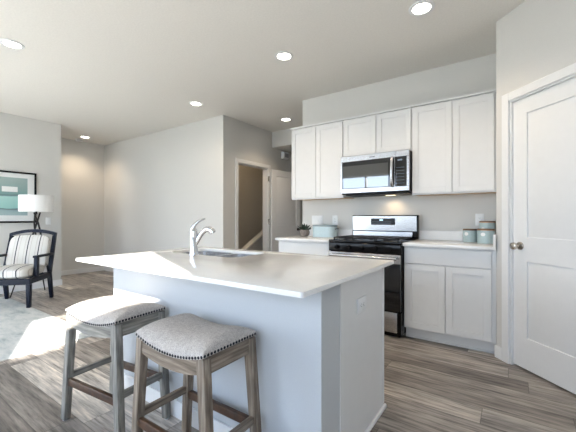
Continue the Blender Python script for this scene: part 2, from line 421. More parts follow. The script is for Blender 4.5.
# baseboards
def bb(name, *boxes):
    m = bm_new()
    for (x0, x1, y0, y1) in boxes:
        box(m, x0, x1, y0, y1, 0, 0.098, 0.003, 1)
    return struct(name, m, 'trim')
BT = 0.014
bb('baseboard_left', (XL, XL + BT, YR, YL + BT))
bb('baseboard_far', (XF, XF + BT, YR, YB))
bb('baseboard_back', (XF + BT, XH + BT, YB - BT, YB))
bb('baseboard_hall', (XH, XH + BT, YB, DO[0] - 0.075))
m = bm_new(); box(m, -0.006, 0.066, -BT, 0, 0, 0.098, 0.003, 1); box(m, 0.965, 1.84, -BT, 0, 0, 0.098, 0.003, 1); m.transform(PM)
struct('baseboard_pantry', m, 'trim')
# casings
def casing(name, u0, u1, z1, place, wdt=0.064, thk=0.017):
    m = bm_new()
    for a, b, p, q in ((u0 - wdt, u0, 0, z1 + wdt), (u1, u1 + wdt, 0, z1 + wdt), (u0, u1, z1, z1 + wdt)):
        place(m, a, b, p, q, thk); 
    return m
def hall_place(m, a, b, p, q, thk): box(m, XH, XH + thk, a, b, p, q, 0.003, 1)
m = casing('trim_1', DO[0], DO[1], DO[3], hall_place)
box(m, XH - T, XH, DO[0] - 0.001, DO[0] + 0.012, 0, DO[3]); box(m, XH - T, XH, DO[1] - 0.012, DO[1] + 0.001, 0, DO[3]); box(m, XH - T, XH, DO[0], DO[1], DO[3] - 0.012, DO[3])
struct('trim_1', m, 'trim')
def pan_place(m, a, b, p, q, thk): box(m, a, b, -thk, 0, p, q, 0.003, 1)
m = casing('trim_2', PDO[0], PDO[1], PDO[3], pan_place)
box(m, PDO[0] - 0.001, PDO[0] + 0.012, 0, T, 0, PDO[3]); box(m, PDO[1] - 0.012, PDO[1] + 0.001, 0, T, 0, PDO[3]); box(m, PDO[0], PDO[1], 0, T, PDO[3] - 0.012, PDO[3])
m.transform(PM); struct('trim_2', m, 'trim')

# two panel doors: t across the leaf (0..w), n thickness (0..0.035), z up
def leaf_bm(w, h, z0, thk=0.035, panels=None, stile=0.115):
    m = bm_new(); g = 0.011
    panels = panels or [(0.23, 0.80), (0.98, h - 0.115)]
    box(m, 0, w, g, thk - g, z0, z0 + h)
    for n0, n1 in ((0, g), (thk - g, thk)):
        box(m, 0, stile, n0, n1, z0, z0 + h); box(m, w - stile, w, n0, n1, z0, z0 + h)
        zs = [0] + [v for p in panels for v in p] + [h]
        for a, b in zip(zs[::2], zs[1::2]): box(m, stile, w - stile, n0, n1, z0 + a, z0 + b)
    for a, b in panels:   # raised fields with sloped edges
        for n0, n1 in ((g, 0.0025), (thk - g, thk - 0.0025)):
            t = bmesh.new(); i0, i1 = 0.005, 0.034
            lo = [t.verts.new((x, n0, z)) for x, z in ((stile + i0, z0 + a + i0), (w - stile - i0, z0 + a + i0), (w - stile - i0, z0 + b - i0), (stile + i0, z0 + b - i0))]
            hi = [t.verts.new((x, n1, z)) for x, z in ((stile + i1, z0 + a + i1), (w - stile - i1, z0 + a + i1), (w - stile - i1, z0 + b - i1), (stile + i1, z0 + b - i1))]
            for k in range(4): t.faces.new((lo[k], lo[(k + 1) % 4], hi[(k + 1) % 4], hi[k]))
            t.faces.new(hi); t.faces.new(lo[::-1]); bmesh.ops.recalc_face_normals(t, faces=t.faces[:]); merge(m, t)
    return m
def knob_bm(mt, side=-1):
    k = bm_new(); s = side
    rot = Matrix.Rotation(R(90) * (1 if s < 0 else -1), 4, 'X')
    lathe(k, [(0, 0), (0.031, 0), (0.031, 0.005), (0.026, 0.011), (0.012, 0.014), (0.011, 0.036), (0.021, 0.042), (0.027, 0.052), (0.0285, 0.060), (0.026, 0.068), (0.016, 0.073), (0, 0.074)], mat=mt @ rot, seg=28)
    return k
# pantry door (closed), face flush near the casing
d2 = sroot('door_2', PM @ Vector((PDO[0], 0, 0)))
m = leaf_bm(0.738, 2.02, 0.012); m.transform(PM @ Matrix.Translation((PDO[0] + 0.0125, 0.018, 0)))
struct('door_panel', m, 'trim', d2)
k = knob_bm(PM @ Matrix.Translation((PDO[0] + 0.072, 0.018, 0.925)))
struct('door_knob', k, 'nickel', d2)
# hall door, swung wide open against the hall wall
HM = Matrix.Translation((XH + 0.046, DO[1] + 0.022, 0)) @ Matrix.Rotation(R(90 - 9), 4, 'Z') @ Matrix.Translation((0.0, -0.0, 0))
d1 = sroot('door_1', (XH + 0.046, DO[1] + 0.022, 0))
m = leaf_bm(0.775, 2.02, 0.012); m.transform(HM @ Matrix.Translation((0, -0.035, 0))); struct('door_panel', m, 'trim', d1)
k = knob_bm(HM @ Matrix.Translation((0.705, -0.035, 0.925))); struct('door_knob', k, 'bronze', d1)
for z in (0.25, 1.08, 1.86):
    h = bm_new(); lathe(h, [(0, z - 0.048), (0.008, z - 0.048), (0.008, z + 0.048), (0, z + 0.048)], XH + 0.027, DO[1] + 0.012, 12)
    box(h, XH + 0.0165, XH + 0.0195, DO[1] - 0.02, DO[1] + 0.008, z - 0.045, z + 0.045)
    struct('hinge', h, 'nickel', d1)

# stair half wall with a white sloped cap beyond the hall door
def sl(y): return 0.60 + (y - 4.67) * 0.53
struct('wall_stair_half', prism(bm_new(), [(4.0, 0), (5.6, 0), (5.6, sl(5.6) - 0.03), (4.0, sl(4.0) - 0.03)], 0, -4.26, -4.17), 'island')
struct('trim_3', prism(bm_new(), [(4.0, sl(4.0) - 0.03), (5.6, sl(5.6) - 0.03), (5.6, sl(5.6)), (4.0, sl(4.0))], 0, -4.28, -4.15), 'trim')

# ------------------------------------------------------------------ cabinets
def shaker(bm, x0, x1, z0, z1, yf, thk=0.019, fr=0.055, rec=0.007):
    """shaker door facing -Y with its face at yf."""
    box(bm, x0 + fr - 0.004, x1 - fr + 0.004, yf + rec, yf + thk, z0 + fr - 0.004, z1 - fr + 0.004)
    box(bm, x0, x0 + fr, yf, yf + thk, z0, z1, 0.0012, 1); box(bm, x1 - fr, x1, yf, yf + thk, z0, z1, 0.0012, 1)
    box(bm, x0 + fr, x1 - fr, yf, yf + thk, z0, z0 + fr, 0.0012, 1); box(bm, x0 + fr, x1 - fr, yf, yf + thk, z1 - fr, z1, 0.0012, 1)
    return bm
YU = 3.419
def upper(x0, x1, z0, z1, doors, label):
    c = thing('wall_cabinet', ((x0 + x1) / 2, YK, z0), label, 'cabinet', 'white wall cabinets in a row')
    b = bm_new(); box(b, x0, x1, YU + 0.0215, YK - 0.001, z0 + 0.012, z1 - 0.02); box(b, x0, x1, YU + 0.0215, YU + 0.04, z0, z0 + 0.012)
    obj('carcass', b, 'cab', c, 0)
    obj('underside', B(x0 + 0.001, x1 - 0.001, YU + 0.041, YK - 0.002, z0 + 0.006, z0 + 0.0115), 'maple', c, 0)
    obj('top_rail', B(x0 - (0.008 if x0 < -2.2 else 0), x1, YU - 0.006, YK - 0.001, z1 - 0.0195, z1, 0.002, 1), 'cab', c)
    for a, d in doors: obj('door', shaker(bm_new(), a, d, z0 + 0.014, z1 - 0.034, YU), 'cab', c)
    return c
ZU0, ZU1 = 1.372, 2.284
upper(-2.325, -1.606, ZU0, ZU1, [(-2.316, -1.966), (-1.960, -1.612)], 'white shaker wall cabinet at the end of the row by the hallway')
upper(-1.604, -0.848, 1.826, ZU1, [(-1.598, -1.219), (-1.213, -0.854)], 'short white wall cabinet directly above the microwave')
upper(-0.846, PX - 0.002, ZU0, ZU1, [(-0.838, -0.477), (-0.471, -0.136)], 'white shaker wall cabinet beside the pantry corner')

YBC = 3.135     # base door faces
ZK = 0.904
def base_cab(x0, x1, rows, label, lend=0):
    c = thing('base_cabinet', ((x0 + x1) / 2, YK, 0), label, 'cabinet', 'white base cabinets on the kitchen wall')
    obj('carcass', B(x0, x1, YBC + 0.0205, YK - 0.001, 0.105, ZK - 0.0305), 'cab', c, 0)
    b = B(x0 + lend, x1, YBC + 0.085, YK - 0.002, 0, 0.1045); box(b, x0 + lend, x1, YBC + 0.073, YBC + 0.085, 0, 0.018, 0.004, 2)
    obj('toe_kick', b, 'cab', c)
    for kind, a, d, p, q in rows:
        if kind == 'drawer': obj('drawer_front', B(a, d, YBC, YBC + 0.02, p, q, 0.002, 1), 'cab', c)
        else: obj('door', shaker(bm_new(), a, d, p, q, YBC), 'cab', c)
base_cab(-0.848, PX - 0.002, [('drawer', -0.835, -0.145, 0.718, 0.858), ('door', -0.835, -0.4925, 0.118, 0.709), ('door', -0.4865, -0.145, 0.118, 0.709)],
         'white base cabinet with two doors and a wide drawer between range and pantry')
base_cab(-2.325, -1.622, [('drawer', -2.312, -1.636, 0.718, 0.858), ('door', -2.312, -1.98, 0.118, 0.704), ('door', -1.966, -1.636, 0.118, 0.704)],
         'white base cabinet mostly hidden behind the island, under the potted succulent')
def counter(x0, x1, label, side=False):
    c = thing('countertop', ((x0 + x1) / 2, YK, ZK - 0.03), label, 'countertop')
    obj('slab', B(x0, x1, 3.108, YK - 0.001, ZK - 0.03, ZK, 0.003, 2), 'quartz', c)
    obj('backsplash', B(x0, x1 - (0.021 if side else 0), YK - 0.021, YK - 0.001, ZK + 0.0005, ZK + 0.098, 0.002, 1), 'quartz', c)
    if side: obj('side_splash', B(x1 - 0.02, x1, 3.112, YK - 0.001, ZK + 0.0005, ZK + 0.098, 0.002, 1), 'quartz', c)
counter(-0.850, PX - 0.001, 'white quartz countertop under the teal canisters', True)
counter(-2.345, -1.620, 'white quartz countertop under the bread bin and succulent')

# ------------------------------------------------------------------ range
RX0, RX1 = -1.609, -0.856
rg = thing('gas_range', ((RX0 + RX1) / 2, 3.4, 0), 'stainless and black gas range between the base cabinets', 'range')
RF = 3.075
b = B(RX0, RX1, RF + 0.045, 3.735, 0.03, 0.885)
for x in (RX0 + 0.04, RX1 - 0.04):
    for y in (RF + 0.1, 3.68): lathe(b, [(0, 0), (0.018, 0), (0.018, 0.03), (0, 0.03)], x, y, 12)
obj('body', b, 'black', rg, 0)
obj('cooktop', B(RX0 - 0.003, RX1 + 0.003, RF + 0.005, 3.66, 0.8855, 0.912, 0.006, 2), 'black', rg)
def grate(x0, x1):
    g = bm_new(); z0, z1 = 0.926, 0.938; y0, y1 = RF + 0.05, 3.61
    for x in (x0, (x0 + x1) / 2 - 0.006, x1 - 0.012): box(g, x, x + 0.012, y0, y1, z0, z1, 0.002, 1)
    for i in range(5):
        y = y0 + (y1 - y0 - 0.012) * i / 4; box(g, x0, x1, y, y + 0.012, z0, z1, 0.002, 1)
    for x in (x0 + 0.006, x1 - 0.006):
        for y in (y0 + 0.006, y1 - 0.006): box(g, x - 0.006, x + 0.006, y - 0.006, y + 0.006, 0.9125, z0 + 0.002)
    return g
gw = (RX1 - RX0 - 0.06) / 3
for i in range(3): obj('burner_grate', grate(RX0 + 0.03 + gw * i + 0.003, RX0 + 0.03 + gw * (i + 1) - 0.003), 'iron', rg)
for bx_, by_ in ((-1.46, 3.22), (-1.46, 3.49), (-1.2375, 3.36), (-1.015, 3.22), (-1.015, 3.49)):
    obj('burner', lathe(bm_new(), [(0, 0.9122), (0.045, 0.9122), (0.045, 0.918), (0.03, 0.9205), (0.03, 0.9245), (0, 0.9255)], bx_, by_, 24), 'iron', rg)
obj('control_strip', B(RX0, RX1, RF, RF + 0.045, 0.795, 0.885, 0.008, 3), 'black', rg)
for i in range(5):
    x = RX0 + 0.10 + (RX1 - RX0 - 0.20) * i / 4
    kn = bm_new(); lathe(kn, [(0, 0), (0.023, 0), (0.021, 0.012), (0.018, 0.03), (0.016, 0.032), (0, 0.032)], mat=Matrix.Translation((x, RF, 0.84)) @ Matrix.Rotation(R(90), 4, 'X'), seg=20)
    box(kn, x - 0.0015, x + 0.0015, RF - 0.0335, RF - 0.030, 0.843, 0.858)
    obj('knob', kn, 'black', rg)
od = obj('oven_door', B(RX0 + 0.003, RX1 - 0.003, RF, RF + 0.044, 0.255, 0.79, 0.005, 2), 'glass_black', rg)
obj('door_band', B(RX0 + 0.003, RX1 - 0.003, RF - 0.004, RF - 0.0005, 0.705, 0.788, 0.001, 1), 'steel', od)
hb = bm_new(); tube(hb, [(RX0 + 0.03, RF - 0.048, 0.758), (RX1 - 0.03, RF - 0.048, 0.758)], 0.014, 16)
for x in (RX0 + 0.06, RX1 - 0.06): box(hb, x - 0.012, x + 0.012, RF - 0.048, RF - 0.003, 0.748, 0.768, 0.003, 1)
obj('door_handle', hb, 'steel', od)
obj('storage_drawer', B(RX0 + 0.003, RX1 - 0.035, RF, RF + 0.044, 0.055, 0.245, 0.004, 2), 'steel', rg)
obj('drawer_edge', B(RX1 - 0.034, RX1 - 0.001, RF + 0.004, RF + 0.044, 0.035, 0.245, 0.003, 1), 'black', rg)
obj('kick_strip', B(RX0 + 0.02, RX1 - 0.02, RF + 0.05, RF + 0.06, 0.005, 0.054), 'black', rg, 0)
bgd = obj('backguard', B(RX0 + 0.015, RX1 + 0.019, 3.66, 3.72, 0.9125, 1.172, 0.006, 2), 'black', rg)
obj('face_plate', prism(bm_new(), [(3.652, 0.995), (3.6595, 0.995), (3.6595, 1.160), (3.646, 1.160)], 0, RX0 + 0.025, RX1 + 0.005), 'steel', bgd)
obj('lower_plate', B(RX0 + 0.03, RX1 - 0.04, 3.654, 3.6595, 0.925, 0.984), 'steel', bgd)
dp = obj('display', B(-1.355, -1.08, 3.640, 3.6455, 1.062, 1.135, 0.002, 1), 'black', rg)
for z in (1.078, 1.094):
    obj('key_row', B(-1.345, -1.12, 3.6385, 3.6398, z, z + 0.003), KEYM, dp, 0)
obj('clock_digits', B(-1.253, -1.215, 3.6385, 3.6398, 1.111, 1.122), 'display', dp, 0)

# ------------------------------------------------------------------ microwave
MX0, MX1, MZ0, MZ1, MF = -1.598, -0.852, 1.402, 1.824, 3.345
mw = thing('microwave_oven', ((MX0 + MX1) / 2, YK, MZ0), 'stainless over-the-range microwave with black glass door', 'microwave')
obj('housing', B(MX0 + 0.002, MX1 - 0.002, MF + 0.03, YK - 0.002, MZ0, MZ1, 0.003, 1), 'black', mw)
fr = bm_new()
box(fr, MX0, MX1, MF, MF + 0.03, 1.762, MZ1, 0.003, 1); box(fr, MX0, MX1, MF, MF + 0.03, MZ0 + 0.012, 1.462, 0.003, 1)
box(fr, MX0, MX0 + 0.018, MF, MF + 0.03, 1.462, 1.762); box(fr, -1.000, -0.993, MF, MF + 0.03, 1.462, 1.762); box(fr, MX1 - 0.022, MX1, MF, MF + 0.03, 1.462, 1.762)
ff = obj('front_frame', fr, 'steel', mw)
obj('vent_slot', B(-0.99, -0.987, MF - 0.0006, MF + 0.002, 1.764, 1.822), 'dark', ff, 0)
lg = bm_new()
for i in range(7): box(lg, -1.262 + i * 0.0085, -1.262 + i * 0.0085 + 0.006, MF - 0.0012, MF - 0.0002, 1.786, 1.795)
obj('badge', lg, 'dark', ff, 0)
dr = obj('door_glass', B(MX0 + 0.018, -1.000, MF + 0.004, MF + 0.03, 1.462, 1.762), 'glass_black', mw, 0)
_hp = [(-1.032, MF - 0.002, 1.752), (-1.034, MF - 0.03, 1.72), (-1.036, MF - 0.045, 1.612), (-1.034, MF - 0.03, 1.505), (-1.032, MF - 0.002, 1.472)]
hpts = []
for i in range(17):
    t = i / 16 * PI; hpts.append((-1.014, MF + 0.003 - 0.048 * math.sin(t) ** 0.6, 1.612 + 0.146 * math.cos(t)))
obj('door_window', B(MX0 + 0.03, -1.062, MF + 0.0025, MF + 0.0038, 1.468, 1.715), 'oven_glass', dr, 0)
obj('handle', tube(bm_new(), hpts, 0.0145, 14), 'steel', dr)
cp = obj('control_panel', B(-0.993, MX1 - 0.022, MF + 0.003, MF + 0.03, 1.462, 1.762), 'glass_black', mw, 0)
for r_ in range(6):
    obj('key_row', B(-0.978, -0.898, MF + 0.0015, MF + 0.0028, 1.49 + r_ * 0.032, 1.49 + r_ * 0.032 + 0.005), KEYM, cp, 0)
obj('clock_digits', B(-0.965, -0.92, MF + 0.0015, MF + 0.0028, 1.722, 1.736), plain('dim display print', (0.2, 0.26, 0.34, 1), 0.5), cp, 0)
obj('underside_grille', B(MX0 + 0.03, MX1 - 0.03, MF + 0.06, YK - 0.06, MZ0 - 0.012, MZ0 - 0.0005, 0.004, 1), 'dark', mw)

obj('task_light', B(-1.16, -1.06, MF + 0.22, MF + 0.27, MZ0 - 0.0145, MZ0 - 0.0122), emit_mat('warm task lens', (1, 0.8, 0.55, 1), 2.5), mw, 0)
d = bpy.data.lights.new('task_lamp', 'SPOT'); d.energy = 2.2; d.color = (1, 0.74, 0.45); d.spot_size = R(140); d.spot_blend = 0.9; d.shadow_soft_size = 0.03
o = bpy.data.objects.new('task_lamp', d); o.location = (-1.11, MF + 0.27, MZ0 - 0.02); o.rotation_euler = (R(15), 0, 0); COL.objects.link(o)

# ------------------------------------------------------------------ island
IX0, IX1, IY0, IY1, ZI = -2.322, -0.589, 0.935, 1.981, 0.879
BX0, BX1, BY0, BY1 = -2.285, -0.637, 1.162, 1.925
isl = thing('kitchen_island', ((BX0 + BX1) / 2, (BY0 + BY1) / 2, 0), 'white and pale grey kitchen island body behind the stools', 'island')
ZT = ZI - 0.0205
obj('knee_wall', B(BX0, BX1 - 0.004, BY0, BY0 + 0.17, 0, ZT), 'island', isl, 0)
cb = bm_new(); box(cb, BX0 + 0.02, BX0 + 0.03, BY0 + 0.171, BY1 - 0.025, 0.1, ZT); box(cb, BX0 + 0.02, BX1 - 0.021, BY0 + 0.171, BY0 + 0.20, 0, ZT)
box(cb, BX0 + 0.02, BX1 - 0.021, BY0 + 0.20, BY1 - 0.025, 0.1, 0.62); box(cb, BX0 + 0.03, BX1 - 0.021, BY1 - 0.10, BY1 - 0.09, 0, 0.1)
box(cb, BX0 + 0.03, BX1 - 0.021, BY1 - 0.045, BY1 - 0.025, 0.62, ZT)
obj('carcass', cb, 'cab', isl, 0)
ep = B(BX1 - 0.02, BX1, BY0 + 0.172, BY1 - 0.003, 0, ZT); box(ep, BX1, BX1 + 0.004, BY1 - 0.022, BY1 - 0.003, 0.03, ZT)
obj('end_panel', ep, 'cab', isl, 0)
obj('shoe_molding', B(BX1 + 0.0002, BX1 + 0.017, BY0 + 0.0, BY1 + 0.008, 0, 0.026, 0.008, 3), 'trim', isl)
bbm = B(BX0 - BT, BX1 - 0.004, BY0 - BT, BY0 - 0.0002, 0, 0.098, 0.003, 1); box(bbm, BX0 - BT, BX0 - 0.0002, BY0, BY0 + 0.17, 0, 0.098, 0.003, 1)
obj('baseboard', bbm, 'trim', isl)
obj('cap_trim', B(BX1 - 0.003, BX1 + 0.014, BY0 - 0.004, BY0 + 0.176, ZT - 0.016, ZT - 0.0005, 0.002, 1), 'trim', isl)
n_ = 4; dw = (BX1 - BX0 - 0.06) / n_
for i in range(n_):
    a = BX0 + 0.03 + dw * i
    t = shaker(bm_new(), 0.002, dw - 0.002, 0.118, ZT - 0.012, 0); t.transform(Matrix.Translation((a + dw, BY1 - 0.004, 0)) @ Matrix.Rotation(PI, 4, 'Z'))
    dd = obj('door', t, 'cab', isl)
    kb = bm_new(); lathe(kb, [(0, 0), (0.006, 0), (0.005, 0.012), (0.013, 0.018), (0.015, 0.024), (0.011, 0.03), (0, 0.031)], mat=Matrix.Translation((a + (dw - 0.03 if i % 2 else 0.03) if i != n_ - 1 else BX1 - 0.06, BY1 - 0.004, 0.735)) @ Matrix.Rotation(R(-90), 4, 'X'), seg=18)
    obj('knob', kb, 'plastic', dd)

# island top with the sink cut out
SX0, SX1, SY0, SY1 = -2.17, -1.48, 1.512, 1.865
def slab_with_hole():
    t = bmesh.new()
    def rr(x0, x1, y0, y1, r, n=5):
        out = []
        for cx, cy, a0 in ((x1 - r, y1 - r, 0), (x0 + r, y1 - r, 90), (x0 + r, y0 + r, 180), (x1 - r, y0 + r, 270)):
            for i in range(n + 1): a = R(a0 + 90 * i / n); out.append((cx + r * math.cos(a), cy + r * math.sin(a)))
        return out
    o = rr(IX0, IX1, IY0, IY1, 0.012); h = rr(SX0, SX1, SY0, SY1, 0.06)
    e = 0.003; zz = [(ZI - 0.02, 0), (ZI - e, 0), (ZI - e * 0.3, e * 0.3), (ZI, e)]
    def ring(pts, z, ins, cx, cy):
        return [t.verts.new((x + (ins if x < cx else -ins), y + (ins if y < cy else -ins), z)) for x, y in pts]
    cx, cy = (IX0 + IX1) / 2, (IY0 + IY1) / 2
    ro = [ring(o, z, i, cx, cy) for z, i in zz]
    cx, cy = (SX0 + SX1) / 2, (SY0 + SY1) / 2
    rh = [ring(h, z, -i, cx, cy) for z, i in zz]
    n = len(o)
    for rs in (ro, rh):
        for A, C in zip(rs, rs[1:]):
            for k in range(n): t.faces.new((A[k], A[(k + 1) % n], C[(k + 1) % n], C[k]))
    for A, C in ((ro[-1], rh[-1]), (ro[0], rh[0])):
        for k in range(n): t.faces.new((A[k], A[(k + 1) % n], C[(k + 1) % n], C[k]))
    bmesh.ops.recalc_face_normals(t, faces=t.faces[:]); return t
tag(obj('island_countertop', slab_with_hole(), 'quartz'), 'white quartz island top with sink cutout and long overhang over the stools', 'countertop')

# sink: two steel bowls under the cutout
sk = thing('kitchen_sink', ((SX0 + SX1) / 2, (SY0 + SY1) / 2, ZI - 0.2), 'stainless double bowl sink set into the island top', 'sink')
def bowl(x0, x1, y0, y1, depth):
    t = bmesh.new(); n = 6
    def rr(x0, x1, y0, y1, r, z):
        out = []
        for cx, cy, a0 in ((x1 - r, y1 - r, 0), (x0 + r, y1 - r, 90), (x0 + r, y0 + r, 180), (x1 - r, y0 + r, 270)):
            for i in range(n + 1): a = R(a0 + 90 * i / n); out.append(t.verts.new((cx + r * math.cos(a), cy + r * math.sin(a), z)))
        return out
    zt = ZI - 0.0206
    rings = [rr(x0 - 0.012, x1 + 0.012, y0 - 0.012, y1 + 0.012, 0.07, zt - 0.004), rr(x0 - 0.012, x1 + 0.012, y0 - 0.012, y1 + 0.012, 0.07, zt), rr(x0, x1, y0, y1, 0.06, zt), rr(x0 + 0.004, x1 - 0.004, y0 + 0.004, y1 - 0.004, 0.056, zt - depth + 0.03),
             rr(x0 + 0.012, x1 - 0.012, y0 + 0.012, y1 - 0.012, 0.05, zt - depth + 0.006), rr(x0 + 0.03, x1 - 0.03, y0 + 0.03, y1 - 0.03, 0.035, zt - depth)]
    for A, C in zip(rings, rings[1:]):
        for k in range(len(A)): t.faces.new((A[k], A[(k + 1) % len(A)], C[(k + 1) % len(A)], C[k]))
    t.faces.new(rings[-1]); return t
SD = -1.79
for a, d in ((SX0 + 0.004, SD - 0.014), (SD + 0.014, SX1 - 0.004)):
    bw = obj('bowl', bowl(a, d, SY0 + 0.004, SY1 - 0.004, 0.185), 'steel', sk)
    obj('drain', lathe(bm_new(), [(0, ZI - 0.2045), (0.043, ZI - 0.2045), (0.043, ZI - 0.202), (0.03, ZI - 0.203), (0, ZI - 0.2035)], (a + d) / 2, (SY0 + SY1) / 2, 24), 'chrome', bw)

# faucet
fx, fy = -1.815, 1.472
fc = thing('kitchen_faucet', (fx, fy, ZI), 'chrome single-lever pull-out faucet on the island top', 'faucet')
obj('base', lathe(bm_new(), [(0, 0), (0.031, 0), (0.031, 0.004), (0.028, 0.012), (0.027, 0.03), (0, 0.03)], mat=Matrix.Translation((fx, fy, ZI + 0.0003)), seg=28), 'chrome', fc)
obj('body', lathe(bm_new(), [(0, 0.0305), (0.0265, 0.0305), (0.025, 0.06), (0.025, 0.12), (0.0265, 0.150), (0.024, 0.172), (0.016, 0.188), (0, 0.192)], mat=Matrix.Translation((fx, fy, ZI)), seg=28), 'chrome', fc)
hd = Vector((0.75, 0.66, 0)).normalized()
def fp(s, z, side=0): return Vector((fx, fy, ZI + z)) + hd * s
obj('lever_handle', tube(bm_new(), [fp(-0.012, 0.165), fp(-0.006, 0.19), fp(0.008, 0.213), fp(0.03, 0.233), fp(0.055, 0.247), fp(0.077, 0.253)], [0.016, 0.017, 0.013, 0.010, 0.008, 0.005], 14), 'chrome', fc)
sd_ = Vector((0.80, 0.60, 0)).normalized()
def fs(s, z): return Vector((fx, fy, ZI + z)) + sd_ * s
spt = obj('spout', tube(bm_new(), [fs(0.0101, 0.075), fs(0.0294, 0.110), fs(0.0462, 0.140), fs(0.0630, 0.163), fs(0.0798, 0.177), fs(0.0966, 0.180)], [0.016, 0.0165, 0.017, 0.018, 0.0195, 0.021], 18), 'chrome', fc)
obj('spray_head', tube(bm_new(), [fs(0.0970, 0.180), fs(0.1092, 0.177), fs(0.1218, 0.168), fs(0.1310, 0.156), fs(0.1327, 0.152)], [0.021, 0.0225, 0.0235, 0.024, 0.018], 18), 'chrome', spt)

# ------------------------------------------------------------------ wall plates
def plate(name, label, cat, mtx, w, h, kind, n=1, group=None):
    """plate built facing -Y at the origin, centred; mtx places it."""
    o = thing(name, mtx.to_translation(), label, cat, group)
    def put(b): b.transform(mtx); return b
    obj('cover_plate', put(B(-w / 2, w / 2, -0.006, -0.0002, -h / 2, h / 2, 0.0025, 2)), 'plastic', o)
    for i in range(n):
        x = (i - (n - 1) / 2) * 0.046
        if kind == 'rocker':
            obj('rocker', put(B(x - 0.0165, x + 0.0165, -0.010, -0.0062, -0.033, 0.033, 0.0015, 1)), 'plastic', o)
        else:
            rc = obj('receptacle', put(B(x - 0.0165, x + 0.0165, -0.008, -0.0062, -0.033, 0.033, 0.001, 1)), 'plastic', o)
            s = bm_new()
            for z in (-0.019, 0.013):
                for dx in (-0.007, 0.005): box(s, x + dx, x + dx + 0.002, -0.0086, -0.0081, z, z + 0.008)
                box(s, x - 0.002, x + 0.002, -0.0086, -0.0081, z - 0.006, z - 0.003)
            obj('slots', put(s), 'dark', rc, 0)
    return o
RX90 = Matrix.Rotation(R(90), 4, 'Z')   # facing -Y -> facing +X
plate('power_outlet', 'white outlet on the end panel of the island', 'outlet', Matrix.Translation((BX1 + 0.0002, 1.572, 0.693)) @ RX90 @ Matrix.Rotation(R(90), 4, 'Y'), 0.075, 0.118, 'outlet')
plate('power_outlet', 'white outlet on the kitchen wall above the teal canisters', 'outlet', Matrix.Translation((-0.272, YK, 1.122)), 0.075, 0.118, 'outlet')
plate('switch_plate', 'wide white plate on the kitchen wall above the bread bin', 'wall plate', Matrix.Translation((-2.125, YK, 1.115)), 0.165, 0.118, 'rocker', 3)
plate('power_outlet', 'narrow white outlet on the kitchen wall at the end of the bread bin', 'outlet', Matrix.Translation((-1.865, YK, 1.115)), 0.075, 0.118, 'outlet')
plate('switch_plate', 'white switch plate on the living room wall beside the lampshade', 'wall plate', Matrix.Translation((XL, 2.155, 1.095)) @ RX90, 0.075, 0.118, 'rocker')

# ------------------------------------------------------------------ counter things
def canister(cx, cy, r, h, label, lid, tagang):
    c = thing('canister', (cx, cy, ZK), label, 'canister', 'teal tin canisters')
    obj('tin_body', lathe(bm_new(), [(0, 0.0004), (r - 0.003, 0.0004), (r, 0.004), (r, h - 0.018), (r - 0.002, h - 0.016), (0, h - 0.016)], mat=Matrix.Translation((cx, cy, ZK)), seg=36), 'teal', c)
    obj('rim_band', lathe(bm_new(), [(r + 0.0004, h - 0.0155), (r + 0.0025, h - 0.015), (r + 0.0025, h - 0.009), (r + 0.0004, h - 0.0085)], mat=Matrix.Translation((cx, cy, ZK)), seg=36), lid, c)
    obj('lid', lathe(bm_new(), [(0, h - 0.0155), (r, h - 0.0155), (r, h - 0.003), (r - 0.003, h), (0, h)], mat=Matrix.Translation((cx, cy, ZK)), seg=36), 'lidwood', c)
    t = bmesh.new(); n = 18; vs = []
    for rr_ in (r + 0.0004, r + 0.0014):
        vs.append([t.verts.new((cx + rr_ * math.cos(tagang + 0.019 / r * math.cos(2 * PI * i / n)), cy + rr_ * math.sin(tagang + 0.019 / r * math.cos(2 * PI * i / n)), ZK + h * 0.62 + 0.017 * math.sin(2 * PI * i / n))) for i in range(n)])
    for i in range(n): t.faces.new((vs[0][i], vs[0][(i + 1) % n], vs[1][(i + 1) % n], vs[1][i]))
    t.faces.new(vs[1]); t.faces.new(vs[0]); bmesh.ops.recalc_face_normals(t, faces=t.faces[:])
    obj('emblem', t, 'plastic', c, 0)
canister(-0.348, 3.640, 0.060, 0.128, 'small teal canister standing apart in front of the wall outlet', 'lidwood', R(-115))
canister(-0.206, 3.505, 0.0705, 0.135, 'low teal canister with copper rim in front of the taller one', 'copper', R(-105))
canister(-0.202, 3.650, 0.0665, 0.205, 'tallest teal canister behind the copper-rimmed one', 'copper', R(-120))

bbx, bby = -1.935, 3.60
bn = thing('bread_bin', (bbx, bby, ZK), 'pale blue oblong bread bin with dark rim', 'bread bin')
def stadium(bm, hx, hy, z0, z1, r, bev=0.003):
    pts = []
    for cx, cy, a0 in ((hx - r, hy - r, 0), (-hx + r, hy - r, 90), (-hx + r, -hy + r, 180), (hx - r, -hy + r, 270)):
        for i in range(7): a = R(a0 + 15 * i); pts.append((bbx + cx + r * math.cos(a), bby + cy + r * math.sin(a)))
    return prism(bm, pts, 2, z0, z1)
obj('tin_body', stadium(bm_new(), 0.155, 0.09, ZK + 0.0004, ZK + 0.134, 0.075), 'paleblue', bn)
obj('rim_band', stadium(bm_new(), 0.159, 0.094, ZK + 0.1345, ZK + 0.143, 0.079), 'bronze', bn)
obj('lid', stadium(bm_new(), 0.153, 0.088, ZK + 0.1435, ZK + 0.149, 0.073), 'paleblue', bn)
obj('side_handle', tube(bm_new(), [(bbx + 0.1545, bby - 0.03, ZK + 0.1), (bbx + 0.172, bby - 0.03, ZK + 0.105), (bbx + 0.172, bby + 0.03, ZK + 0.105), (bbx + 0.1545, bby + 0.03, ZK + 0.1)], 0.004, 8), 'bronze', bn)

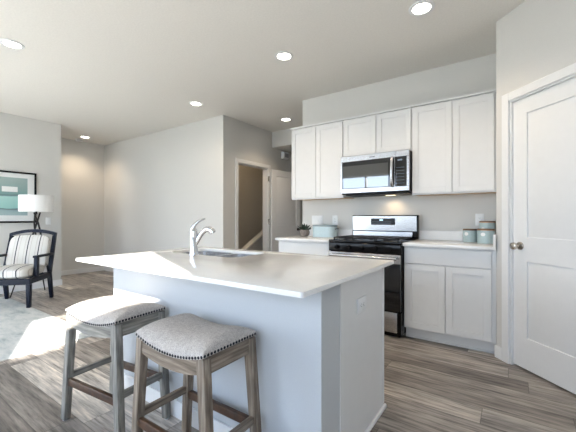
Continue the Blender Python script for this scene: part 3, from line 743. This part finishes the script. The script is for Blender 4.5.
px_, py_ = -2.185, 3.525
pl = thing('potted_succulent', (px_, py_, ZK), 'small dark succulent in a round speckled pot', 'plant')
obj('pot', lathe(bm_new(), [(0, 0.0004), (0.036, 0.0004), (0.054, 0.02), (0.063, 0.045), (0.061, 0.068), (0.052, 0.088), (0.047, 0.088), (0.048, 0.075), (0, 0.073)], mat=Matrix.Translation((px_, py_, ZK)), seg=30), 'pot', pl)
obj('soil', lathe(bm_new(), [(0, 0.0735), (0.042, 0.0755), (0, 0.080)], mat=Matrix.Translation((px_, py_, ZK)), seg=20), 'soil', pl)
lf = bm_new()
for i in range(38):
    a = random.uniform(0, 2 * PI); el = random.uniform(0.15, 1.3); L = random.uniform(0.05, 0.095)
    t = bmesh.new(); bmesh.ops.create_icosphere(t, subdivisions=1, radius=1)
    rr_ = random.uniform(0, 0.028)
    t.transform(Matrix.Translation((px_ + rr_ * math.cos(a), py_ + rr_ * math.sin(a), ZK + 0.08)) @ Matrix.Rotation(a, 4, 'Z') @ Matrix.Rotation(-el, 4, 'Y') @ Matrix.Translation((L * 0.55, 0, 0)) @ Matrix.Diagonal((L * 0.55, 0.013, 0.006, 1)))
    merge(lf, t)
obj('leaves', lf, 'leaf', pl)

# ------------------------------------------------------------------ bar stools
ST_HX, ST_HY = 0.2175, 0.149
def zn(x): return 0.582 + 0.036 * min(1.15, (abs(x) / ST_HX)) ** 2      # nail line of the saddle
def cushion():
    t = bmesh.new(); NU, NV = 36, 26; hx, hy = ST_HX + 0.004, ST_HY + 0.004
    top = []; 
    for i in range(NU + 1):
        u = -1 + 2 * i / NU; u = math.copysign(1 - (1 - abs(u)) ** 1.6, u); row = []
        for j in range(NV + 1):
            v = -1 + 2 * j / NV; v = math.copysign(1 - (1 - abs(v)) ** 1.6, v)
            hgt = 0.058 * (max(0, 1 - abs(u) ** 5) ** 0.5) * (max(0, 1 - abs(v) ** 3.2) ** 0.55)
            row.append(t.verts.new((u * hx, v * hy, zn(u * hx) + 0.008 + hgt)))
        top.append(row)
    for i in range(NU):
        for j in range(NV): t.faces.new((top[i][j], top[i + 1][j], top[i + 1][j + 1], top[i][j + 1]))
    rim = [top[i][0] for i in range(NU)] + [top[NU][j] for j in range(NV)] + [top[i][NV] for i in range(NU, 0, -1)] + [top[0][j] for j in range(NV, 0, -1)]
    low = [t.verts.new((v.co.x, v.co.y, zn(v.co.x) - 0.008)) for v in rim]
    n = len(rim)
    for k in range(n): t.faces.new((rim[k], low[k], low[(k + 1) % n], rim[(k + 1) % n]))
    cv = t.verts.new((0, 0, zn(0) - 0.008))
    for k in range(n): t.faces.new((low[k], cv, low[(k + 1) % n]))
    bmesh.ops.recalc_face_normals(t, faces=t.faces[:]); return t
def nails():
    m = bm_new(); hx, hy = ST_HX + 0.004, ST_HY + 0.004
    pts = []
    nx = 26; ny = 18
    for i in range(nx):
        x = -hx + 2 * hx * (i + 0.5) / nx
        for s in (-1, 1): pts.append((x, s * hy, 'y', s))
    for i in range(ny):
        y = -hy + 2 * hy * (i + 0.5) / ny
        for s in (-1, 1): pts.append((s * hx, y, 'x', s))
    for x, y, ax, s in pts:
        t = bmesh.new(); bmesh.ops.create_uvsphere(t, u_segments=8, v_segments=5, radius=0.0062)
        t.transform(Matrix.Translation((x, y, zn(x) - 0.001)) @ Matrix.Diagonal((0.55 if ax == 'x' else 1, 0.55 if ax == 'y' else 1, 1, 1)))
        merge(m, t)
    return m
def curved_apron(y0, y1):
    m = bmesh.new(); n = 18; rows = []
    x0 = -ST_HX + 0.036; x1 = -x0
    for i in range(n + 1):
        x = x0 + (x1 - x0) * i / n
        zt = zn(x) - 0.0085; zb = zt - 0.058 - 0.018 * (abs(x) / ST_HX) ** 2 * 0.2
        rows.append([m.verts.new((x, y, z)) for y, z in ((y0, zb), (y1, zb), (y1, zt), (y0, zt))])
    for A, C in zip(rows, rows[1:]):
        for k in range(4): m.faces.new((A[k], A[(k + 1) % 4], C[(k + 1) % 4], C[k]))
    m.faces.new(rows[0][::-1]); m.faces.new(rows[-1]); bmesh.ops.recalc_face_normals(m, faces=m.faces[:]); return m
def make_stool(wood, label):
    s = thing('bar_stool', (0, 0, 0), label, 'bar stool', 'saddle seat stools along the island')
    cu = obj('seat_cushion', cushion(), 'linen', s, 60)
    obj('nailhead_trim', nails(), 'nail', cu)
    ax, ay = ST_HX - 0.018, ST_HY - 0.018; fx_, fy_ = ax + 0.046, ay + 0.010
    def at(sx, sy, z):
        k = 1 - z / (zn(ax) - 0.009); return Vector((sx * (ax + (fx_ - ax) * k), sy * (ay + (fy_ - ay) * k), z))
    for sx in (-1, 1):
        for sy in (-1, 1):
            lg_ = obj('leg', beam(bm_new(), at(sx, sy, 0.006), at(sx, sy, zn(ax) - 0.009), 0.038, 0.036, 0.042, 0.040), wood + 'z', s)
            p = at(sx, sy, 0.0); obj('foot_glide', lathe(bm_new(), [(0, 0), (0.014, 0), (0.014, 0.0058), (0, 0.0058)], p.x, p.y, 14), 'glide', lg_)
    for sy in (-1, 1):
        yo = sy * (ST_HY - 0.002); yi = sy * (ST_HY - 0.024)
        obj('apron', curved_apron(min(yo, yi), max(yo, yi)), wood + 'x', s)
    zt = zn(ST_HX) - 0.0095
    for sx in (-1, 1):
        xo, xi = sx * (ST_HX - 0.004), sx * (ST_HX - 0.024)
        obj('apron', B(min(xo, xi), max(xo, xi), -ST_HY + 0.036, ST_HY - 0.036, zt - 0.072, zt, 0.002, 1), wood + 'y', s)
    for sy in (-1, 1):
        a, b_ = at(-1, sy, 0.222), at(1, sy, 0.222)
        obj('footrest', beam(bm_new(), a + Vector((0.0205, 0, 0)), b_ - Vector((0.0205, 0, 0)), 0.022, 0.040, xdir=(0, 1, 0)), 'brown', s)
    for sx in (-1, 1):
        a, b_ = at(sx, -1, 0.250), at(sx, 1, 0.250)
        obj('stretcher', beam(bm_new(), a + Vector((0, 0.0195, 0)), b_ - Vector((0, 0.0195, 0)), 0.020, 0.036, xdir=(1, 0, 0)), wood + 'y', s)
    return s
st = make_stool('tan', 'tan weathered bar stool in front, nearest the end of the island'); st.location = (-1.1635, 0.9555, 0); st.rotation_euler = (0, 0, R(0.5))
st = make_stool('cool_tan', 'weathered bar stool, wood greyed for cool light, with sunlit seat, further from the island end'); st.location = (-1.842, 0.952, 0); st.rotation_euler = (0, 0, R(6))

# ------------------------------------------------------------------ living room corner
tag(obj('area_rug', B(-6.05, -3.33, -1.2, 1.53, 0.0003, 0.007, 0.002, 1), 'rug'), 'pale blue-grey mottled rug under the striped armchair', 'rug')

ac = thing('armchair', (-5.42, 1.485, 0), 'armchair with dark navy frame and cream striped cushions', 'armchair')
AM = Matrix.Translation((-5.42, 1.485, 0)) @ Matrix.Rotation(R(47.2), 4, 'Z')
ac.rotation_euler = (0, 0, R(47.2)); ORG[ac.name] = Vector((0, 0, 0)); Zr = 0.0075
def cb_(p, q, w_, d_, w2=None, d2=None, xd=(1, 0, 0)): return beam(bm_new(), p, q, w_, d_, w2, d2, xd, 0.004)
hw = 0.275
for s in (-1, 1):
    obj('front_leg', cb_((s * hw, -0.275, Zr), (s * hw, -0.275, 0.30), 0.040, 0.045, 0.052, 0.055), 'navy', ac)
    obj('rear_leg', cb_((s * hw, 0.305, 0.0045 if s > 0 else 0.0125), (s * hw, 0.235, 0.375), 0.040, 0.045, 0.045, 0.06), 'navy', ac)
    obj('arm_post', cb_((s * hw, -0.105, 0.3725), (s * hw, -0.09, 0.617), 0.042, 0.066, 0.042, 0.055), 'navy', ac)
    obj('armrest', cb_((s * hw, -0.135, 0.633), (s * hw, 0.318, 0.628), 0.055, 0.03), 'navy', ac)
    obj('back_post', cb_((s * hw, 0.245, 0.376), (s * (hw - 0.005), 0.405, 0.885), 0.048, 0.05, 0.045, 0.04), 'navy', ac)
    obj('side_rail', B(s * hw - 0.022, s * hw + 0.022, -0.245, 0.205, 0.305, 0.372, 0.003, 1), 'navy', ac)
obj('front_rail', B(-hw - 0.024, hw + 0.024, -0.302, -0.2475, 0.3005, 0.373, 0.004, 1), 'navy', ac)
obj('rear_rail', B(-hw + 0.024, hw - 0.024, 0.21, 0.25, 0.305, 0.372, 0.003, 1), 'navy', ac)
# arched top rail
t = bmesh.new(); rows = []; n = 16
for i in range(n + 1):
    x = -(hw + 0.018) + 2 * (hw + 0.018) * i / n; zc = 0.887 + 0.048 * (1 - (x / hw) ** 2); yc = 0.406 + 0.012 * (1 - (x / hw) ** 2)
    rows.append([t.verts.new((x, yc + dy, zc + dz)) for dy, dz in ((-0.022, 0), (0.018, 0), (0.028, 0.045), (-0.012, 0.045))])
for A, C in zip(rows, rows[1:]):
    for k in range(4): t.faces.new((A[k], A[(k + 1) % 4], C[(k + 1) % 4], C[k]))
t.faces.new(rows[0][::-1]); t.faces.new(rows[-1]); bmesh.ops.recalc_face_normals(t, faces=t.faces[:])
obj('top_rail', t, 'navy', ac)
def pillow(hx, hy, hz, e=0.25, n=20):
    t = bmesh.new(); bmesh.ops.create_cube(t, size=2); bmesh.ops.subdivide_edges(t, edges=t.edges[:], cuts=n, use_grid_fill=True)
    for v in t.verts:
        x, y, z = v.co; p = 5.0; L = (abs(x) ** p + abs(y) ** p + abs(z) ** p) ** (1 / p); x, y, z = x / L, y / L, z / L
        puff = 1 + e * (1 - min(1, abs(x)) ** 2) * (1 - min(1, abs(y)) ** 2); v.co = (x * hx, y * hy, z * hz * puff)
    return t
t = pillow(hw - 0.026, 0.275, 0.062, 0.35); t.transform(Matrix.Translation((0, -0.02, 0.437)))
obj('seat_cushion', t, 'stripe', ac, 60)
t = pillow(hw - 0.026, 0.252, 0.05, 0.4); t.transform(Matrix.Translation((0, 0.288, 0.655)) @ Matrix.Rotation(R(90 - 17.5), 4, 'X')); obj('back_cushion', t, 'stripe', ac, 60)
for s in (-1, 1):
    t = bm_new(); box(t, s * 0.2585 - 0.0015, s * 0.2585 + 0.0015, -0.2, 0.24, 0.42, 0.60)
    t.free()

lx, ly = -5.857, 1.838
fl = thing('floor_lamp', (lx, ly, 0), 'dark tripod floor lamp with white drum shade behind the armchair', 'lamp')
obj('lamp_shade', lathe(bm_new(), [(0.20, 1.236), (0.212, 1.236), (0.212, 1.478), (0.208, 1.478), (0.208, 1.240), (0.20, 1.240)], lx, ly, 48), 'shade', fl)
sp_ = bm_new(); lathe(sp_, [(0, 1.462), (0.018, 1.462), (0.018, 1.474), (0, 1.474)], lx, ly, 16)
for i in range(3):
    a = R(120 * i + 15); tube(sp_, [(lx + 0.012 * math.cos(a), ly + 0.012 * math.sin(a), 1.468), (lx + 0.208 * math.cos(a), ly + 0.208 * math.sin(a), 1.468)], 0.003, 6)
lathe(sp_, [(0, 1.20), (0.012, 1.20), (0.012, 1.462), (0, 1.462)], lx, ly, 12)
obj('stem', sp_, 'bronze', fl)
obj('bulb', lathe(bm_new(), [(0, 1.30), (0.016, 1.30), (0.018, 1.34), (0.03, 1.375), (0.026, 1.40), (0, 1.412)], lx + 0.045, ly, 16), 'plastic', fl)
for i, a in enumerate((141.8, -98.2, 21.8)):
    a = R(a)
    top = Vector((lx - 0.045 * math.cos(a), ly - 0.045 * math.sin(a), 1.225)); foot = Vector((lx + 0.30 * math.cos(a), ly + 0.30 * math.sin(a), 0.003))
    twist = Vector((-math.sin(a), math.cos(a), 0)) * 0.03
    mid = top.lerp(foot, 0.22) + twist
    obj('leg', tube(bm_new(), [top, top.lerp(mid, 0.6) + twist * 0.3, mid, mid.lerp(foot, 0.4), foot], [0.010, 0.012, 0.0125, 0.011, 0.008], 10), 'bronze', fl)
obj('leg_collar', lathe(bm_new(), [(0, 0.955), (0.035, 0.955), (0.038, 0.965), (0.035, 0.975), (0, 0.975)], lx, ly, 20), 'bronze', fl)

pc = thing('framed_picture', (XL, 1.44, 1.465), 'black framed teal abstract print in a wide white mat', 'picture')
PY0, PY1, PZ0, PZ1 = 0.90, 1.985, 1.068, 1.862
f = bm_new(); fwid = 0.026
for a in ((PY0, PY1, PZ0, PZ0 + fwid), (PY0, PY1, PZ1 - fwid, PZ1), (PY0, PY0 + fwid, PZ0 + fwid, PZ1 - fwid), (PY1 - fwid, PY1, PZ0 + fwid, PZ1 - fwid)):
    box(f, XL + 0.0005, XL + 0.028, *a, 0.002, 1)
obj('frame', f, 'black', pc)
obj('mat_board', B(XL + 0.002, XL + 0.012, PY0 + fwid, PY1 - fwid, PZ0 + fwid, PZ1 - fwid), 'mat', pc, 0)
pr = obj('print', B(XL + 0.0122, XL + 0.014, PY0 + 0.115, PY1 - 0.115, PZ0 + 0.115, PZ1 - 0.095), 'art', pc, 0)
obj('pale_block', B(XL + 0.0142, XL + 0.0152, 1.555, 1.745, 1.545, 1.625), 'mat', pr, 0)

# ------------------------------------------------------------------ ceiling fittings
CANS = [(-3.792, 1.004, 'recessed ceiling light nearest the living room picture wall'),
        (-1.861, 2.612, 'recessed ceiling light over the island, second from the pantry'),
        (-0.574, 2.616, 'recessed ceiling light nearest the pantry corner'),
        (-3.637, 2.987, 'recessed ceiling light just in front of the tall blank back wall'),
        (-3.017, 4.291, 'recessed ceiling light in the hallway beside the wall cabinets'),
        (-6.921, 2.964, 'smallest recessed ceiling light, in the far alcove beside the smoke detector')]
CANW = 20
for x, y, lab in CANS:
    c = thing('recessed_light', (x, y, H), lab, 'ceiling light', 'recessed ceiling lights')
    obj('trim_ring', lathe(bm_new(), [(0.066, H - 0.0002), (0.094, H - 0.0002), (0.092, H - 0.005), (0.070, H - 0.009), (0.066, H - 0.006)], x, y, 40), 'plastic', c)
    obj('lens', lathe(bm_new(), [(0, H - 0.0045), (0.0655, H - 0.004), (0.0655, H - 0.0012), (0, H - 0.001)], x, y, 32), 'lens', c)
    d = bpy.data.lights.new('can_lamp', 'SPOT'); d.energy = CANW * (1.3 if y > 4 else 1.3 if x < -6 else 0.6 if x < -3 else 1.3); d.color = (1, 0.80, 0.58); d.spot_size = R(130); d.spot_blend = 0.8; d.shadow_soft_size = 0.06
    o = bpy.data.objects.new('can_lamp', d); o.location = (x, y, H - 0.03); COL.objects.link(o)
sdm = thing('smoke_detector', (-7.22, 2.985, H), 'round white smoke detector in the far alcove ceiling', 'smoke detector')
obj('housing', lathe(bm_new(), [(0, H - 0.0003), (0.068, H - 0.0003), (0.068, H - 0.016), (0.058, H - 0.036), (0.03, H - 0.040), (0, H - 0.040)], -7.22, 2.985, 32), 'plastic', sdm)
obj('vent_ring', lathe(bm_new(), [(0.0645, H - 0.0245), (0.066, H - 0.0255), (0.0645, H - 0.0265)], -7.22, 2.985, 32), 'dark', sdm)
hc = thing('door_chime', (XH, 5.16, 2.36), 'small white box high on the hallway wall above the open door', 'door chime')
obj('housing', B(XH + 0.0003, XH + 0.065, 5.06, 5.27, 2.295, 2.425, 0.006, 2), 'plastic', hc)
obj('front_grille', B(XH + 0.0652, XH + 0.069, 5.10, 5.23, 2.32, 2.40, 0.002, 1), plain('grey grille', (0.4, 0.4, 0.4, 1), 0.5), hc)

d = bpy.data.lights.new('stair_lamp', 'POINT'); d.energy = 5; d.color = (1, 0.76, 0.48); d.shadow_soft_size = 0.08
o = bpy.data.objects.new('stair_lamp', d); o.location = (-4.35, 4.3, 2.6); COL.objects.link(o)
